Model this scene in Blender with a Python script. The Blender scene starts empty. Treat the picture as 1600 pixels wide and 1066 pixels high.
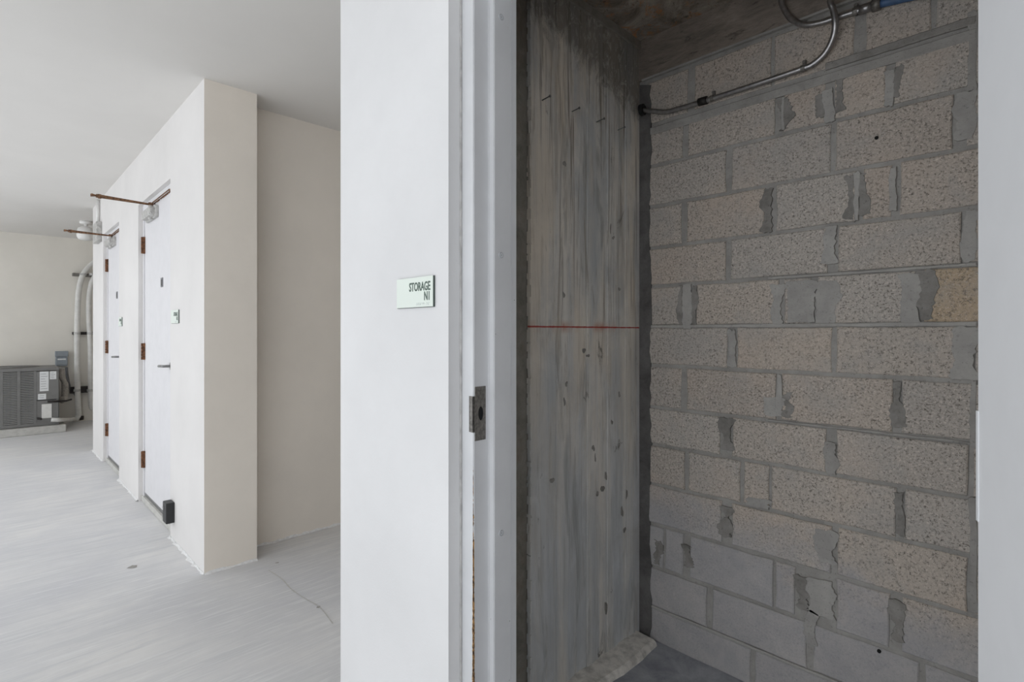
import bpy, bmesh, math, random
from mathutils import Vector, Matrix
random.seed(7)
S = bpy.context.scene
COL = S.collection
# ------------------------------------------------------------------ camera
CH = 1.4                       # camera height
TH = math.atan(840/830)        # yaw
FX, FY = -math.sin(TH), math.cos(TH)
RX, RY = math.cos(TH), math.sin(TH)
F, HZ = 830.0, 519.0
cd = bpy.data.cameras.new('camera'); cam = bpy.data.objects.new('camera', cd); COL.objects.link(cam)
cam.location = (0, 0, CH); cam.rotation_euler = (math.pi/2, 0, TH)
cd.sensor_width = 36; cd.lens = 36*F/1600; cd.shift_y = -(533-HZ)/1600; cd.clip_start = .02
S.camera = cam
# ------------------------------------------------------------------ world and sun
w = bpy.data.worlds.new('sky'); S.world = w; w.use_nodes = True
bg = w.node_tree.nodes['Background']
bg.inputs[0].default_value = (0.93, 0.965, 1.0, 1); bg.inputs[1].default_value = 1.75
S.view_settings.view_transform = 'Standard'; S.view_settings.look = 'None'
S.view_settings.gamma = 1; S.view_settings.use_curve_mapping = False
S.view_settings.exposure = 0.0

# ------------------------------------------------------------------ measuring
def ray(px):
    u = (px-800)/F
    return FX+u*RX, FY+u*RY
def onY(px, py, Y):
    dx, dy = ray(px); t = Y/dy
    return Vector((t*dx, Y, CH-(py-HZ)*t/F))
def onX(px, py, X):
    dx, dy = ray(px); t = X/dx
    return Vector((X, t*dy, CH-(py-HZ)*t/F))

# ------------------------------------------------------------------ materials
def nodes(name):
    m = bpy.data.materials.new(name); m.use_nodes = True
    nt = m.node_tree; b = nt.nodes['Principled BSDF']
    return m, nt, b
def N(nt, t, **k):
    n = nt.nodes.new(t)
    for a, v in k.items():
        if a.startswith('i_'): n.inputs[a[2:].replace('_', ' ')].default_value = v
        else: setattr(n, a, v)
    return n
def coords(nt, scale=(1,1,1), loc=(0,0,0), rot=(0,0,0), kind='Object'):
    tc = N(nt, 'ShaderNodeTexCoord'); mp = N(nt, 'ShaderNodeMapping')
    mp.inputs['Scale'].default_value = scale; mp.inputs['Location'].default_value = loc; mp.inputs['Rotation'].default_value = rot
    nt.links.new(tc.outputs[kind], mp.inputs[0]); return mp.outputs[0]
def noise(nt, vec, scale, detail=4, rough=.6, dist=0):
    n = N(nt, 'ShaderNodeTexNoise'); n.inputs['Scale'].default_value = scale; n.inputs['Detail'].default_value = detail
    n.inputs['Roughness'].default_value = rough; n.inputs['Distortion'].default_value = dist
    nt.links.new(vec, n.inputs['Vector']); return n.outputs['Fac']
def ramp(nt, fac, stops, interp='LINEAR'):
    r = N(nt, 'ShaderNodeValToRGB'); r.color_ramp.interpolation = interp
    e = r.color_ramp.elements
    while len(e) < len(stops): e.new(.5)
    for q, (p, c) in zip(e, stops):
        q.position = p; q.color = (c, c, c, 1) if isinstance(c, (int, float)) else (*c, 1)
    nt.links.new(fac, r.inputs[0]); return r.outputs['Color']
def mix(nt, a, b, fac, mode='MIX'):
    n = N(nt, 'ShaderNodeMix', data_type='RGBA', blend_type=mode)
    for i, v in ((6, a), (7, b), (0, fac)):
        if isinstance(v, bpy.types.NodeSocket): nt.links.new(v, n.inputs[i])
        elif i == 0: n.inputs[0].default_value = v
        else: n.inputs[i].default_value = (*v, 1)
    return n.outputs[2]
def mth(nt, op, a, b=0.0, c=None):
    n = N(nt, 'ShaderNodeMath', operation=op)
    for i, v in enumerate((a, b, c)):
        if v is None: continue
        if isinstance(v, bpy.types.NodeSocket): nt.links.new(v, n.inputs[i])
        else: n.inputs[i].default_value = v
    return n.outputs[0]
def bump(nt, b, h, strength=.3, dist=.01, prev=None):
    n = N(nt, 'ShaderNodeBump'); n.inputs['Strength'].default_value = strength; n.inputs['Distance'].default_value = dist
    nt.links.new(h, n.inputs['Height'])
    if prev: nt.links.new(prev, n.inputs['Normal'])
    nt.links.new(n.outputs[0], b.inputs['Normal']); return n.outputs[0]
def xyz(nt):
    tc = N(nt, 'ShaderNodeTexCoord'); s = N(nt, 'ShaderNodeSeparateXYZ')
    nt.links.new(tc.outputs['Object'], s.inputs[0]); return s.outputs

def stucco(name, col, var=.04, bs=.25, rough=.85):
    m, nt, b = nodes(name); v = coords(nt)
    big = noise(nt, v, 1.3, 5, .6); fine = noise(nt, v, 170, 3, .7); mid = noise(nt, v, 22, 4, .65)
    c2 = tuple(x*(1-var*2) for x in col)
    c = mix(nt, c2, col, ramp(nt, big, [(.35, 0), (.65, 1)]))
    sp = ramp(nt, noise(nt, v, 14, 6, .8), [(.24, 0), (.27, 1)])
    c = mix(nt, tuple(x*.86 for x in col), c, sp)
    nt.links.new(c, b.inputs['Base Color']); b.inputs['Roughness'].default_value = rough
    n1 = bump(nt, b, mid, bs*.6, .004); bump(nt, b, fine, bs, .0015, n1)
    return m
def plain(name, col, rough=.5, metal=0, spec=None, var=0.0, bmp=0.0, vs=40):
    m, nt, b = nodes(name)
    b.inputs['Roughness'].default_value = rough; b.inputs['Metallic'].default_value = metal
    v = coords(nt); f = noise(nt, v, vs, 4, .6)
    c = mix(nt, tuple(x*(1-var) for x in col), col, ramp(nt, f, [(.35, 0), (.6, 1)]))
    nt.links.new(c, b.inputs['Base Color'])
    if bmp: bump(nt, b, f, bmp, .002)
    return m
M = {}
M['paint'] = stucco('white_stucco_paint', (.745, .725, .71))
M['paint_cool'] = stucco('cool_white_stucco_paint', (.725, .72, .722))
M['cream'] = stucco('bounce_tinted_stucco_paint', (.80, .738, .66))  # stucco colour warmed to hold the bounce light of the side walls
M['far'] = stucco('far_wall_paint', (.80, .765, .70))
M['ceil'] = stucco('ceiling_paint', (.73, .712, .685), .02, .12)
M['gloss'] = plain('frame_enamel', (.66, .67, .69), .38, var=.03, bmp=.05, vs=9)
M['leaf'] = plain('door_leaf_enamel', (.70, .705, .72), .45, var=.03, bmp=.05, vs=12)
M['leaf_far'] = plain('door_leaf_paint', (.70, .69, .705), .55, var=.04, bmp=.08, vs=9)
M['rust'] = plain('rusty_steel', (.24, .11, .055), .8, .3, var=.8, bmp=.5, vs=45)
M['arm'] = plain('rusted_arm_steel', (.25, .135, .075), .7, .4, var=.7, bmp=.3, vs=60)
M['closer'] = plain('painted_cast_metal', (.55, .54, .52), .5, .2, var=.35, bmp=.3, vs=35)
M['steel'] = plain('brushed_steel', (.30, .30, .30), .38, .9, var=.3, vs=60)
M['strike'] = plain('tarnished_steel', (.26, .245, .225), .5, .6, var=.45, bmp=.4, vs=90)
M['conduit'] = plain('galvanised_conduit', (.42, .41, .41), .33, .9, var=.25, vs=70)
M['dark'] = plain('black_plastic', (.016, .017, .018), .45, var=.2)
M['void'] = plain('dark_cavity', (.006, .006, .006), .95)
M['fitting'] = plain('dark_cast_fitting', (.035, .03, .028), .5, .5, var=.4)
M['blue'] = plain('blue_conduit_sleeve', (.06, .12, .24), .5, var=.2)
M['signface'] = plain('pale_green_sign_face', (.70, .755, .695), .5, var=.02, vs=6)
M['signedge'] = plain('dark_green_sign_edge', (.05, .07, .06), .5)
M['ink'] = plain('sign_lettering', (.055, .09, .07), .5)
M['ac'] = plain('condenser_grey_steel', (.20, .197, .19), .5, .1, var=.12, vs=8)
M['ac_dark'] = plain('condenser_core', (.03, .032, .035), .7)
M['ac_light'] = plain('condenser_louver', (.33, .325, .315), .5, .1, var=.1)
M['label'] = plain('paper_label', (.75, .76, .76), .6, var=.04)
M['labelink'] = plain('label_print', (.12, .12, .13), .6)
M['boxgrey'] = plain('disconnect_grey', (.27, .30, .33), .5, var=.12)
M['pvc'] = plain('white_pipe_jacket', (.74, .73, .70), .5, var=.12, bmp=.1, vs=14)
M['foam'] = plain('weathered_insulation', (.50, .47, .43), .9, var=.35, bmp=.6, vs=40)
M['cable'] = plain('grey_flexible_cable', (.20, .20, .21), .6, var=.2)
M['pad'] = plain('concrete_pad', (.55, .54, .51), .9, var=.15, bmp=.4, vs=20)
M['lamp'] = plain('white_lamp_housing', (.80, .79, .77), .4, var=.05)
M['screw'] = plain('painted_screw', (.62, .635, .66), .4, .1)
M['nail'] = plain('steel_nail', (.20, .21, .21), .45, .7, var=.3)
M['caulk'] = plain('paint_bleed', (.78, .775, .77), .8, var=.15, bmp=.5, vs=60)
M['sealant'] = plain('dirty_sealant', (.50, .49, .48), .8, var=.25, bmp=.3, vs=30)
M['ring'] = plain('plug_groove', (.40, .41, .43), .5)
M['rubble'] = plain('pale_mortar_ledge', (.74, .71, .66), .95, var=.35, bmp=.3, vs=25)

def floor_mat():
    m, nt, b = nodes('trowelled_concrete_floor')
    v = coords(nt); vs = coords(nt, (9, .9, 1), rot=(0, 0, .06)); vf = coords(nt, (60, 3.5, 1), rot=(0, 0, -.1))
    big = noise(nt, v, .9, 6, .62, .3); st = noise(nt, vs, 1.6, 6, .65, .8); fine = noise(nt, v, 120, 4, .7); ff = noise(nt, vf, 1.2, 4, .6, .3)
    c = mix(nt, (.58, .58, .60), (.72, .71, .70), ramp(nt, big, [(.38, 0), (.62, 1)]))
    c = mix(nt, c, (.60, .60, .61), ramp(nt, st, [(.45, 0), (.62, .9)]))
    c = mix(nt, c, (.78, .78, .78), ramp(nt, ff, [(.5, 0), (.7, .6)]))
    c = mix(nt, c, (.40, .40, .41), ramp(nt, noise(nt, v, 17, 8, .85), [(.31, .7), (.36, 0)]))
    nt.links.new(c, b.inputs['Base Color']); b.inputs['Roughness'].default_value = .75
    n1 = bump(nt, b, st, .25, .01); n2 = bump(nt, b, ff, .2, .003, n1); bump(nt, b, fine, .22, .0015, n2)
    return m
M['floor'] = floor_mat()
def storefloor():
    m, nt, b = nodes('storage_floor_concrete'); v = coords(nt)
    c = mix(nt, (.24, .25, .28), (.46, .47, .50), ramp(nt, noise(nt, v, 7, 7, .7, .5), [(.35, 0), (.7, 1)]))
    nt.links.new(c, b.inputs['Base Color']); b.inputs['Roughness'].default_value = .85
    bump(nt, b, noise(nt, v, 60, 5, .7), .5, .003); return m
M['sfloor'] = storefloor()
def film(nt, c, v):
    # thin grey cement wash left on the lowest courses, with a ragged upper edge
    X, Y, Z = xyz(nt)
    f = mth(nt, 'ADD', mth(nt, 'MULTIPLY_ADD', Z, -1.6, 1.0), mth(nt, 'MULTIPLY', noise(nt, v, 3.5, 5, .65, .5), 1.0))
    f = mth(nt, 'ADD', f, mth(nt, 'MULTIPLY', X, -.35))
    w_ = mix(nt, (.37, .37, .39), (.47, .46, .465), ramp(nt, noise(nt, v, 9, 5, .65, .6), [(.35, 0), (.65, 1)]))
    return mix(nt, c, w_, ramp(nt, f, [(.70, 0), (1.1, .75)]))
def block_mat(name, hues):
    m, nt, b = nodes(name); v = coords(nt)
    oi = N(nt, 'ShaderNodeObjectInfo')
    r = ramp(nt, oi.outputs['Random'], hues)
    speck = noise(nt, v, 135, 4, .85); sp2 = noise(nt, v, 125, 3, .85)
    c = mix(nt, r, (.11, .095, .08), ramp(nt, speck, [(.37, .95), (.49, 0)]))
    c = mix(nt, c, (.84, .76, .69), ramp(nt, sp2, [(.53, 0), (.69, .65)]))
    blot = noise(nt, v, 6, 6, .65, .4)
    c = mix(nt, c, (.40, .385, .365), ramp(nt, blot, [(.5, 0), (.68, .5)]))
    c = mix(nt, c, (.62, .50, .40), ramp(nt, noise(nt, v, 3.3, 4, .6), [(.52, 0), (.72, .35)]))
    c = film(nt, c, v)
    nt.links.new(c, b.inputs['Base Color']); b.inputs['Roughness'].default_value = .95
    n1 = bump(nt, b, speck, .6, .003); bump(nt, b, sp2, .35, .004, n1)
    return m
M['block'] = block_mat('cinder_block', [(0, (.47, .415, .365)), (.2, (.51, .445, .385)), (.4, (.48, .44, .40)), (.6, (.53, .465, .40)), (.8, (.46, .42, .38)), (1, (.51, .47, .425))])
M['block_tan'] = block_mat('tan_cinder_block', [(0, (.52, .41, .29)), (1, (.52, .41, .29))])
def mortar(name, a, bb):
    m, nt, b = nodes(name); v = coords(nt)
    c = mix(nt, a, bb, ramp(nt, noise(nt, v, 11, 6, .65, .3), [(.35, 0), (.65, 1)]))
    c = mix(nt, c, tuple(x*.5 for x in a), ramp(nt, noise(nt, v, 130, 3, .7), [(.3, .6), (.4, 0)]))
    nt.links.new(c, b.inputs['Base Color']); b.inputs['Roughness'].default_value = .92
    bump(nt, b, noise(nt, v, 45, 5, .7), .6, .005); return m
M['mortar'] = mortar('grey_mortar', (.29, .278, .26), (.395, .38, .357))
M['smear'] = mortar('smeared_mortar', (.34, .327, .31), (.44, .425, .40))
M['corner'] = mortar('shade_darkened_corner_mortar', (.085, .08, .078), (.15, .145, .14))  # dark mortar band, corner occlusion shade also put into its colour
M['smear_dark'] = mortar('dark_mortar_smear', (.19, .18, .165), (.32, .305, .285))
def beam_mat(name='stained_slab_concrete'):
    m, nt, b = nodes(name); v = coords(nt)
    c = mix(nt, (.12, .095, .075), (.50, .44, .37), ramp(nt, noise(nt, v, 4.5, 8, .7, .8), [(.36, 0), (.66, 1)]))
    c = mix(nt, c, (.50, .22, .08), ramp(nt, noise(nt, v, 9, 8, .75, 1.2), [(.53, 0), (.63, .85)]))
    c = mix(nt, c, (.012, .01, .008), ramp(nt, noise(nt, coords(nt, (1, 1, 1), (5, 3, 1)), 13, 8, .8, 1.5), [(.36, .9), (.43, 0)]))
    nt.links.new(c, b.inputs['Base Color']); b.inputs['Roughness'].default_value = .95
    bump(nt, b, noise(nt, v, 16, 8, .75, 1), .8, .02); return m
M['slab'] = beam_mat()
def beam2():
    m, nt, b = nodes('brown_stained_beam_concrete'); v = coords(nt, (1, 1, 3))
    c = mix(nt, (.17, .145, .125), (.32, .27, .23), ramp(nt, noise(nt, v, 4, 7, .7, .5), [(.36, 0), (.66, 1)]))
    c = mix(nt, c, (.03, .025, .02), ramp(nt, noise(nt, v, 7, 7, .7, .5), [(.33, .8), (.42, 0)]))
    nt.links.new(c, b.inputs['Base Color']); b.inputs['Roughness'].default_value = .95
    bump(nt, b, noise(nt, v, 20, 6, .7), .5, .01); return m
M['beam'] = beam2()
RED_Z = 1.42
def panel_mat():
    m, nt, b = nodes('board_formed_concrete')
    v = coords(nt); X, Y, Z = xyz(nt)
    g1 = noise(nt, coords(nt, (1, 1, .055)), 34, 7, .72, 1.1)      # grain
    g2 = noise(nt, coords(nt, (1, 1, .02)), 9, 4, .6, .3)          # board tone
    bl = noise(nt, v, 3.2, 7, .65, .6)
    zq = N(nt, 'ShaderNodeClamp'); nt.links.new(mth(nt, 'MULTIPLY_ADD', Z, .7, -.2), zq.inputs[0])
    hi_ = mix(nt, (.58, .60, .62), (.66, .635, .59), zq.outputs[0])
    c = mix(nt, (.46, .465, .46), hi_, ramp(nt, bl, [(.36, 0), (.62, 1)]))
    c = mix(nt, c, (.76, .71, .63), ramp(nt, g2, [(.47, 0), (.65, .7)]))
    c = mix(nt, c, (.43, .45, .46), ramp(nt, noise(nt, coords(nt, (1, 1, .18), (0, 7, 1)), 7, 5, .65, .7), [(.48, 0), (.66, .8)]))
    zl = N(nt, 'ShaderNodeClamp'); nt.links.new(mth(nt, 'MULTIPLY_ADD', Z, .55, .15), zl.inputs[0])
    c = mix(nt, c, (.27, .245, .21), mth(nt, 'MULTIPLY', ramp(nt, g1, [(.36, .8), (.47, 0)]), zl.outputs[0]))
    c = mix(nt, c, (.28, .28, .27), ramp(nt, noise(nt, coords(nt, (1, 1, .13), (2, 1, 4)), 11, 5, .7, .5), [(.33, .7), (.44, 0)]))
    c = mix(nt, c, (.72, .60, .45), mth(nt, 'MULTIPLY', ramp(nt, noise(nt, coords(nt, (1, 1, .2), (1, 5, 2)), 6, 4, .6, .4), [(.46, 0), (.64, .42)]), zl.outputs[0]))
    # broken thin drips, denser in the upper half
    dr = noise(nt, coords(nt, (1, 1, .03), (0, 2, 3)), 48, 3, .6, .5)
    zf = mth(nt, 'MULTIPLY_ADD', Z, .75, -.75)
    zc = N(nt, 'ShaderNodeClamp'); nt.links.new(zf, zc.inputs[0])
    c = mix(nt, c, (.22, .19, .16), mth(nt, 'MULTIPLY', ramp(nt, dr, [(.355, .9), (.405, 0)]), zc.outputs[0]))
    c = mix(nt, c, (.10, .09, .075), mth(nt, 'MULTIPLY', ramp(nt, noise(nt, coords(nt, (1, 1, .45)), 8.5, 6, .75, .6), [(.30, .8), (.37, 0)]), 1))
    # dark mottling close under the ceiling, a stain with its own ragged outline
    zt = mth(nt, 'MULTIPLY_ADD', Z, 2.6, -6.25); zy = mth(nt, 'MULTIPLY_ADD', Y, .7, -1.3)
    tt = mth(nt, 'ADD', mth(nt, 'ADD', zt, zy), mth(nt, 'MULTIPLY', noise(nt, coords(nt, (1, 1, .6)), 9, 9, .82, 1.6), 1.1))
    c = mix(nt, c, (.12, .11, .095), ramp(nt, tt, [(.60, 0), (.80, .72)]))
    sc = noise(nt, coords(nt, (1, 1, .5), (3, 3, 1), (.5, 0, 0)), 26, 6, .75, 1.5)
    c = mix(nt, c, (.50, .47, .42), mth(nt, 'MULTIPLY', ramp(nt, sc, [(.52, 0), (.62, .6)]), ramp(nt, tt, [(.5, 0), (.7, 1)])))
    # chalk line
    d = mth(nt, 'ABSOLUTE', mth(nt, 'ADD', Z, -RED_Z))
    wv = mth(nt, 'MULTIPLY', noise(nt, v, 25, 4, .7), .006)
    line = mth(nt, 'LESS_THAN', d, wv)
    halo = mth(nt, 'MULTIPLY', ramp(nt, mth(nt, 'MULTIPLY', d, 30), [(.0, .8), (1, 0)], 'EASE'), ramp(nt, noise(nt, coords(nt, (1, 1, .4)), 9, 4, .6), [(.46, 0), (.7, 1)]))
    c = mix(nt, c, (.38, .12, .06), halo); c = mix(nt, c, (.33, .028, .018), mth(nt, 'MULTIPLY', line, .9))
    nt.links.new(c, b.inputs['Base Color']); b.inputs['Roughness'].default_value = .85
    n1 = bump(nt, b, g1, .45, .004); n2 = bump(nt, b, dr, .35, .003, n1); bump(nt, b, noise(nt, v, 90, 4, .7), .2, .002, n2)
    return m
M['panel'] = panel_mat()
def roughc():
    m, nt, b = nodes('rough_concrete_shade_darkened'); v = coords(nt)
    c = mix(nt, (.17, .16, .135), (.30, .28, .245), ramp(nt, noise(nt, v, 8, 7, .7, .5), [(.35, 0), (.65, 1)]))
    c = mix(nt, c, (.16, .10, .06), ramp(nt, noise(nt, v, 4, 5, .7), [(.5, 0), (.7, .5)]))
    nt.links.new(c, b.inputs['Base Color']); b.inputs['Roughness'].default_value = .95
    bump(nt, b, noise(nt, v, 40, 6, .7), .6, .006); return m
M['roughc'] = roughc()  # brownish rough concrete, shade behind the door frame darkened into its colour

# ------------------------------------------------------------------ mesh helpers
ORG = {}
def link(name, bm, mat, parent=None, smooth=False):
    me = bpy.data.meshes.new(name)
    bmesh.ops.recalc_face_normals(bm, faces=bm.faces[:])
    if parent is not None and parent.name in ORG: bmesh.ops.translate(bm, verts=bm.verts[:], vec=-ORG[parent.name])
    bm.to_mesh(me); bm.free()
    mats = mat if isinstance(mat, list) else [mat]
    for k in mats: me.materials.append(M[k])
    if smooth:
        for p in me.polygons: p.use_smooth = True
    o = bpy.data.objects.new(name, me); COL.objects.link(o)
    if parent is not None:
        o.parent = parent
        if parent.name in ORG: ORG[o.name] = ORG[parent.name]
    return o
def tag(o, label=None, cat=None, group=None, kind=None):
    if label: o['label'] = label
    if cat: o['category'] = cat
    if group: o['group'] = group
    if kind: o['kind'] = kind
    return o
def empty(name, loc, **k):
    o = bpy.data.objects.new(name, None); COL.objects.link(o); o.location = loc; o.empty_display_size = .1
    ORG[o.name] = Vector(loc); return tag(o, **k)
def box(bm, a, b, bev=0, mi=0, seg=1):
    lo = [min(a[i], b[i]) for i in range(3)]; hi = [max(a[i], b[i]) for i in range(3)]
    vs = [bm.verts.new((x, y, z)) for x in (lo[0], hi[0]) for y in (lo[1], hi[1]) for z in (lo[2], hi[2])]
    fs = [bm.faces.new([vs[i] for i in q]) for q in ((0,1,3,2),(4,6,7,5),(0,4,5,1),(2,3,7,6),(0,2,6,4),(1,5,7,3))]
    for f in fs: f.material_index = mi
    if bev:
        es = list({e for f in fs for e in f.edges})
        bmesh.ops.bevel(bm, geom=es, offset=bev, segments=seg, affect='EDGES', profile=.5)
def B(*boxes, bev=0):
    bm = bmesh.new()
    for a, b in boxes: box(bm, a, b, bev)
    return bm
def prism(bm, pts, z0, z1):
    lo = [bm.verts.new((x, y, z0)) for x, y in pts]; hi = [bm.verts.new((x, y, z1)) for x, y in pts]
    n = len(pts)
    for i in range(n): bm.faces.new((lo[i], lo[(i+1)%n], hi[(i+1)%n], hi[i]))
    bm.faces.new(lo); bm.faces.new(hi)
def tube(bm, pts, r, n=12, cap=True):
    pts = [Vector(p) for p in pts]; rings = []; prev = None
    for i, p in enumerate(pts):
        d = (pts[min(i+1, len(pts)-1)]-pts[max(i-1, 0)]).normalized()
        if prev is None:
            a = Vector((0, 0, 1)) if abs(d.z) < .9 else Vector((1, 0, 0)); s = d.cross(a).normalized()
        else: s = (prev-d*prev.dot(d)).normalized()
        prev = s; t = d.cross(s); rr = r[i] if isinstance(r, (list, tuple)) else r
        rings.append([bm.verts.new(p+(s*math.cos(2*math.pi*k/n)+t*math.sin(2*math.pi*k/n))*rr) for k in range(n)])
    for a, b in zip(rings, rings[1:]):
        for k in range(n): bm.faces.new((a[k], a[(k+1)%n], b[(k+1)%n], b[k]))
    if cap: bm.faces.new(rings[0]); bm.faces.new(rings[-1])
def T(pts, r, n=12):
    bm = bmesh.new(); tube(bm, pts, r, n); return bm
def smoothpath(pts, k=6):
    pts = [Vector(p) for p in pts]; out = []
    q = [pts[0]*2-pts[1]]+pts+[pts[-1]*2-pts[-2]]
    for i in range(1, len(q)-2):
        for j in range(k):
            t = j/k; a, b, c, d = q[i-1], q[i], q[i+1], q[i+2]
            out.append(.5*((2*b)+(c-a)*t+(2*a-5*b+4*c-d)*t*t+(3*b-a-3*c+d)*t**3))
    out.append(pts[-1]); return out
def slab(bm, outline, yb, yf, bev=.004):
    """ragged slab on the block wall: outline in (x,z), back at yb, front at yf (< yb)"""
    cx = sum(p[0] for p in outline)/len(outline); cz = sum(p[1] for p in outline)/len(outline)
    def shr(p, d):
        vx, vz = cx-p[0], cz-p[1]; l = math.hypot(vx, vz) or 1
        return (p[0]+math.copysign(min(d, abs(vx)), vx), p[1]+math.copysign(min(d, abs(vz)), vz))
    A = [bm.verts.new((x, yb, z)) for x, z in outline]
    Bv = [bm.verts.new((x, yf+bev*.7, z)) for x, z in outline]
    C = []
    for p in outline:
        q = shr(p, bev); C.append(bm.verts.new((q[0], yf, q[1])))
    n = len(outline)
    for r1, r2 in ((A, Bv), (Bv, C)):
        for i in range(n): bm.faces.new((r1[i], r1[(i+1)%n], r2[(i+1)%n], r2[i]))
    bm.faces.new(C)

# ================================================================== THE SETTING
CZ = CH*(1+1.045)      # corridor ceiling 2.863
YW, YB = .89, 1.09     # door wall, front and back face
XL, XS, XR = -1.146, -1.764, .036     # storage opening left, wall end, opening right
OPH = 2.45
YK = 2.146             # block wall face
XP = -1.33             # board-formed face
SZ = 2.735             # storage ceiling
def struct(name, bm, mat, label, cat, parent=None):
    o = link(name, bm, mat, parent); return tag(o, label, cat, kind='structure')

struct('floor', B(((-10.95, -1.9, -.2), (3.4, 3.4, 0))), 'floor', 'pale grey trowelled concrete floor of the open corridor', 'floor')
struct('ceiling', B(((-10.95, -1.9, CZ), (3.4, 3.4, CZ+.2))), 'ceil', 'smooth light grey painted ceiling over the corridor', 'ceiling')
struct('floor', B(((XP-.02, YB-.02, 0), (.4, YK+.05, .006))), 'sfloor', 'dark grey rough concrete floor inside the storage room', 'floor')
struct('ceiling', B(((XP-.05, YB, SZ), (.4, YK+.1, CZ-.001))), 'slab', 'dark rust-stained raw concrete ceiling inside the storage room', 'ceiling')
# door wall
D = [(-7.17, -6.20), (-5.30, -4.22)]
xs = [-7.95, D[0][0], D[0][1], D[1][0], D[1][1], -3.66]
bm = B(((xs[0], YW, 0), (xs[1], YB, CZ)), ((xs[2], YW, 0), (xs[3], YB, CZ)), ((xs[4], YW, 0), (xs[5], YB, CZ)),
       ((xs[1], YW, OPH), (xs[2], YB, CZ)), ((xs[3], YW, OPH), (xs[4], YB, CZ)))
struct('wall_left', bm, 'paint', 'long white stucco wall with two recessed doors', 'wall')
bm = bmesh.new(); box(bm, (-3.66, YW, 0), (-3.425, 1.18, CZ))
for f in bm.faces:
    f.normal_update()
    f.material_index = 0 if f.normal.y < -.5 else 1  # side faces carry warm bounce light in their colour
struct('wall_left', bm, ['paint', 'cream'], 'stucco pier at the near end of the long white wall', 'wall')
struct('wall_left', B(((-3.84, YB, 0), (-3.635, 3.2, CZ))), 'cream', 'stucco side wall of the alcove behind the pier, warm bounce light in its colour', 'wall')
struct('wall_left', B(((-7.95, YB, 0), (-7.75, 3.2, CZ))), 'cream', 'return wall around the far end of the door wall, warm bounce light in its colour', 'wall')
struct('wall_far', B(((-10.9, -1.9, 0), (-10.7, 3.2, CZ))), 'far', 'pale cream end wall behind the condenser', 'wall')
struct('wall_back', B(((-10.9, 3.2, 0), (3.4, 3.4, CZ))), 'cream', 'wall closing the back of the alcove, warm bounce light in its colour', 'wall')
struct('wall_front', B(((XS, YW, 0), (XL, YB, CZ)), ((XS, YB, 0), (-1.36, 3.2, CZ))), 'paint_cool', 'white stucco wall carrying the near STORAGE sign', 'wall')
struct('wall_front', B(((XL, YW, OPH), (XR, YB, CZ)), ((XR, YW, 0), (3.2, YB, CZ))), 'paint_cool', 'white stucco wall above and right of the open storage door', 'wall')
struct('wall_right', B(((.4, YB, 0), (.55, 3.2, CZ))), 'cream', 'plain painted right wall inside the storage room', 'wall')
# rough concrete strip + board formed panel
struct('wall_left', B(((-1.36, YB, 0), (XP-.018, YK+.05, SZ))), 'roughc', 'rough brown concrete strip just inside the storage doorway, shade put into its colour', 'wall')
YP0 = 1.407
bm = bmesh.new()
edges = [YP0, 1.55, 1.66, 1.745, 1.80, 1.885, 1.965, 2.02, 2.10, YK]
offs = [0, .0025, -.001, .003, .0, .0035, .001, .003, .0005]
nz = 60
for i, o_ in enumerate(offs):
    y0, y1 = edges[i], edges[i+1]
    cols = []
    for k in range(nz+1):
        z = SZ*k/nz
        jl = random.uniform(-.0035, .0035) if i == 0 else 0
        cols.append([bm.verts.new((XP+o_-.012, y0+jl, z)), bm.verts.new((XP+o_, y0+jl+.002, z)), bm.verts.new((XP+o_, y1-.002, z)), bm.verts.new((XP+o_-.012, y1, z))])
    for a, b in zip(cols, cols[1:]):
        for q in range(3): bm.faces.new((a[q], a[q+1], b[q+1], b[q]))
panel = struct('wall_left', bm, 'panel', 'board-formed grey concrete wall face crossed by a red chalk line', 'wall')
bk = link('core', B(((-1.348, YP0+.004, 0), (XP-.006, YK+.02, SZ))), 'roughc', panel)
# form marks: shallow proud patches and knots on the board-formed face
def onP(px, py): return onX(px, py, XP)
bm = bmesh.new()
for (px, py, rw, rh) in [(881,256,.010,.013),(880,461,.008,.013),(953,357,.006,.022),(957,372,.010,.010),(967,452,.007,.010),(912,548,.008,.012),(918,556,.009,.008),(884,600,.008,.011),(881,628,.006,.018),(967,617,.008,.012),(955,660,.008,.013),(926,700,.011,.014),(929,716,.005,.020),(862,751,.011,.011),(946,744,.006,.020),(941,764,.012,.016),(933,772,.008,.010),(978,772,.007,.030),(971,800,.009,.026),(975,828,.009,.013),(946,950,.007,.035)]:
    p = onP(px, py); n = 16; ring = []; f1, f2 = random.uniform(0, 6), random.uniform(0, 6)
    for k in range(n):
        a = 2*math.pi*k/n; rr = .85+.22*math.sin(2*a+f1)+.14*math.sin(3*a+f2)+random.uniform(-.1, .1)
        ring.append(bm.verts.new((XP+.0042, p.y+math.cos(a)*rw*rr, p.z+math.sin(a)*rh*rr)))
    ring2 = [bm.verts.new((XP-.002, v.co.y+(v.co.y-p.y)*.1, v.co.z+(v.co.z-p.z)*.1)) for v in ring]
    bm.faces.new(ring)
    for k in range(n): bm.faces.new((ring[k], ring[(k+1)%n], ring2[(k+1)%n], ring2[k]))
tag(link('knot_mark', bm, 'smear_dark', panel), 'dark knot imprints of the form boards', kind='stuff')
# rough lip of mortar along the near edge of the panel
bm = bmesh.new(); z = .0
while z < 2.7:
    h = random.uniform(.01, .05); wv = random.uniform(.002, .006)
    box(bm, (XP-.016, YP0-.002, z), (XP+wv*.7, YP0+wv, z+h)); z += h+random.uniform(0, .05)
tag(link('edge_crumb', bm, 'panel', panel), kind='stuff')
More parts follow.
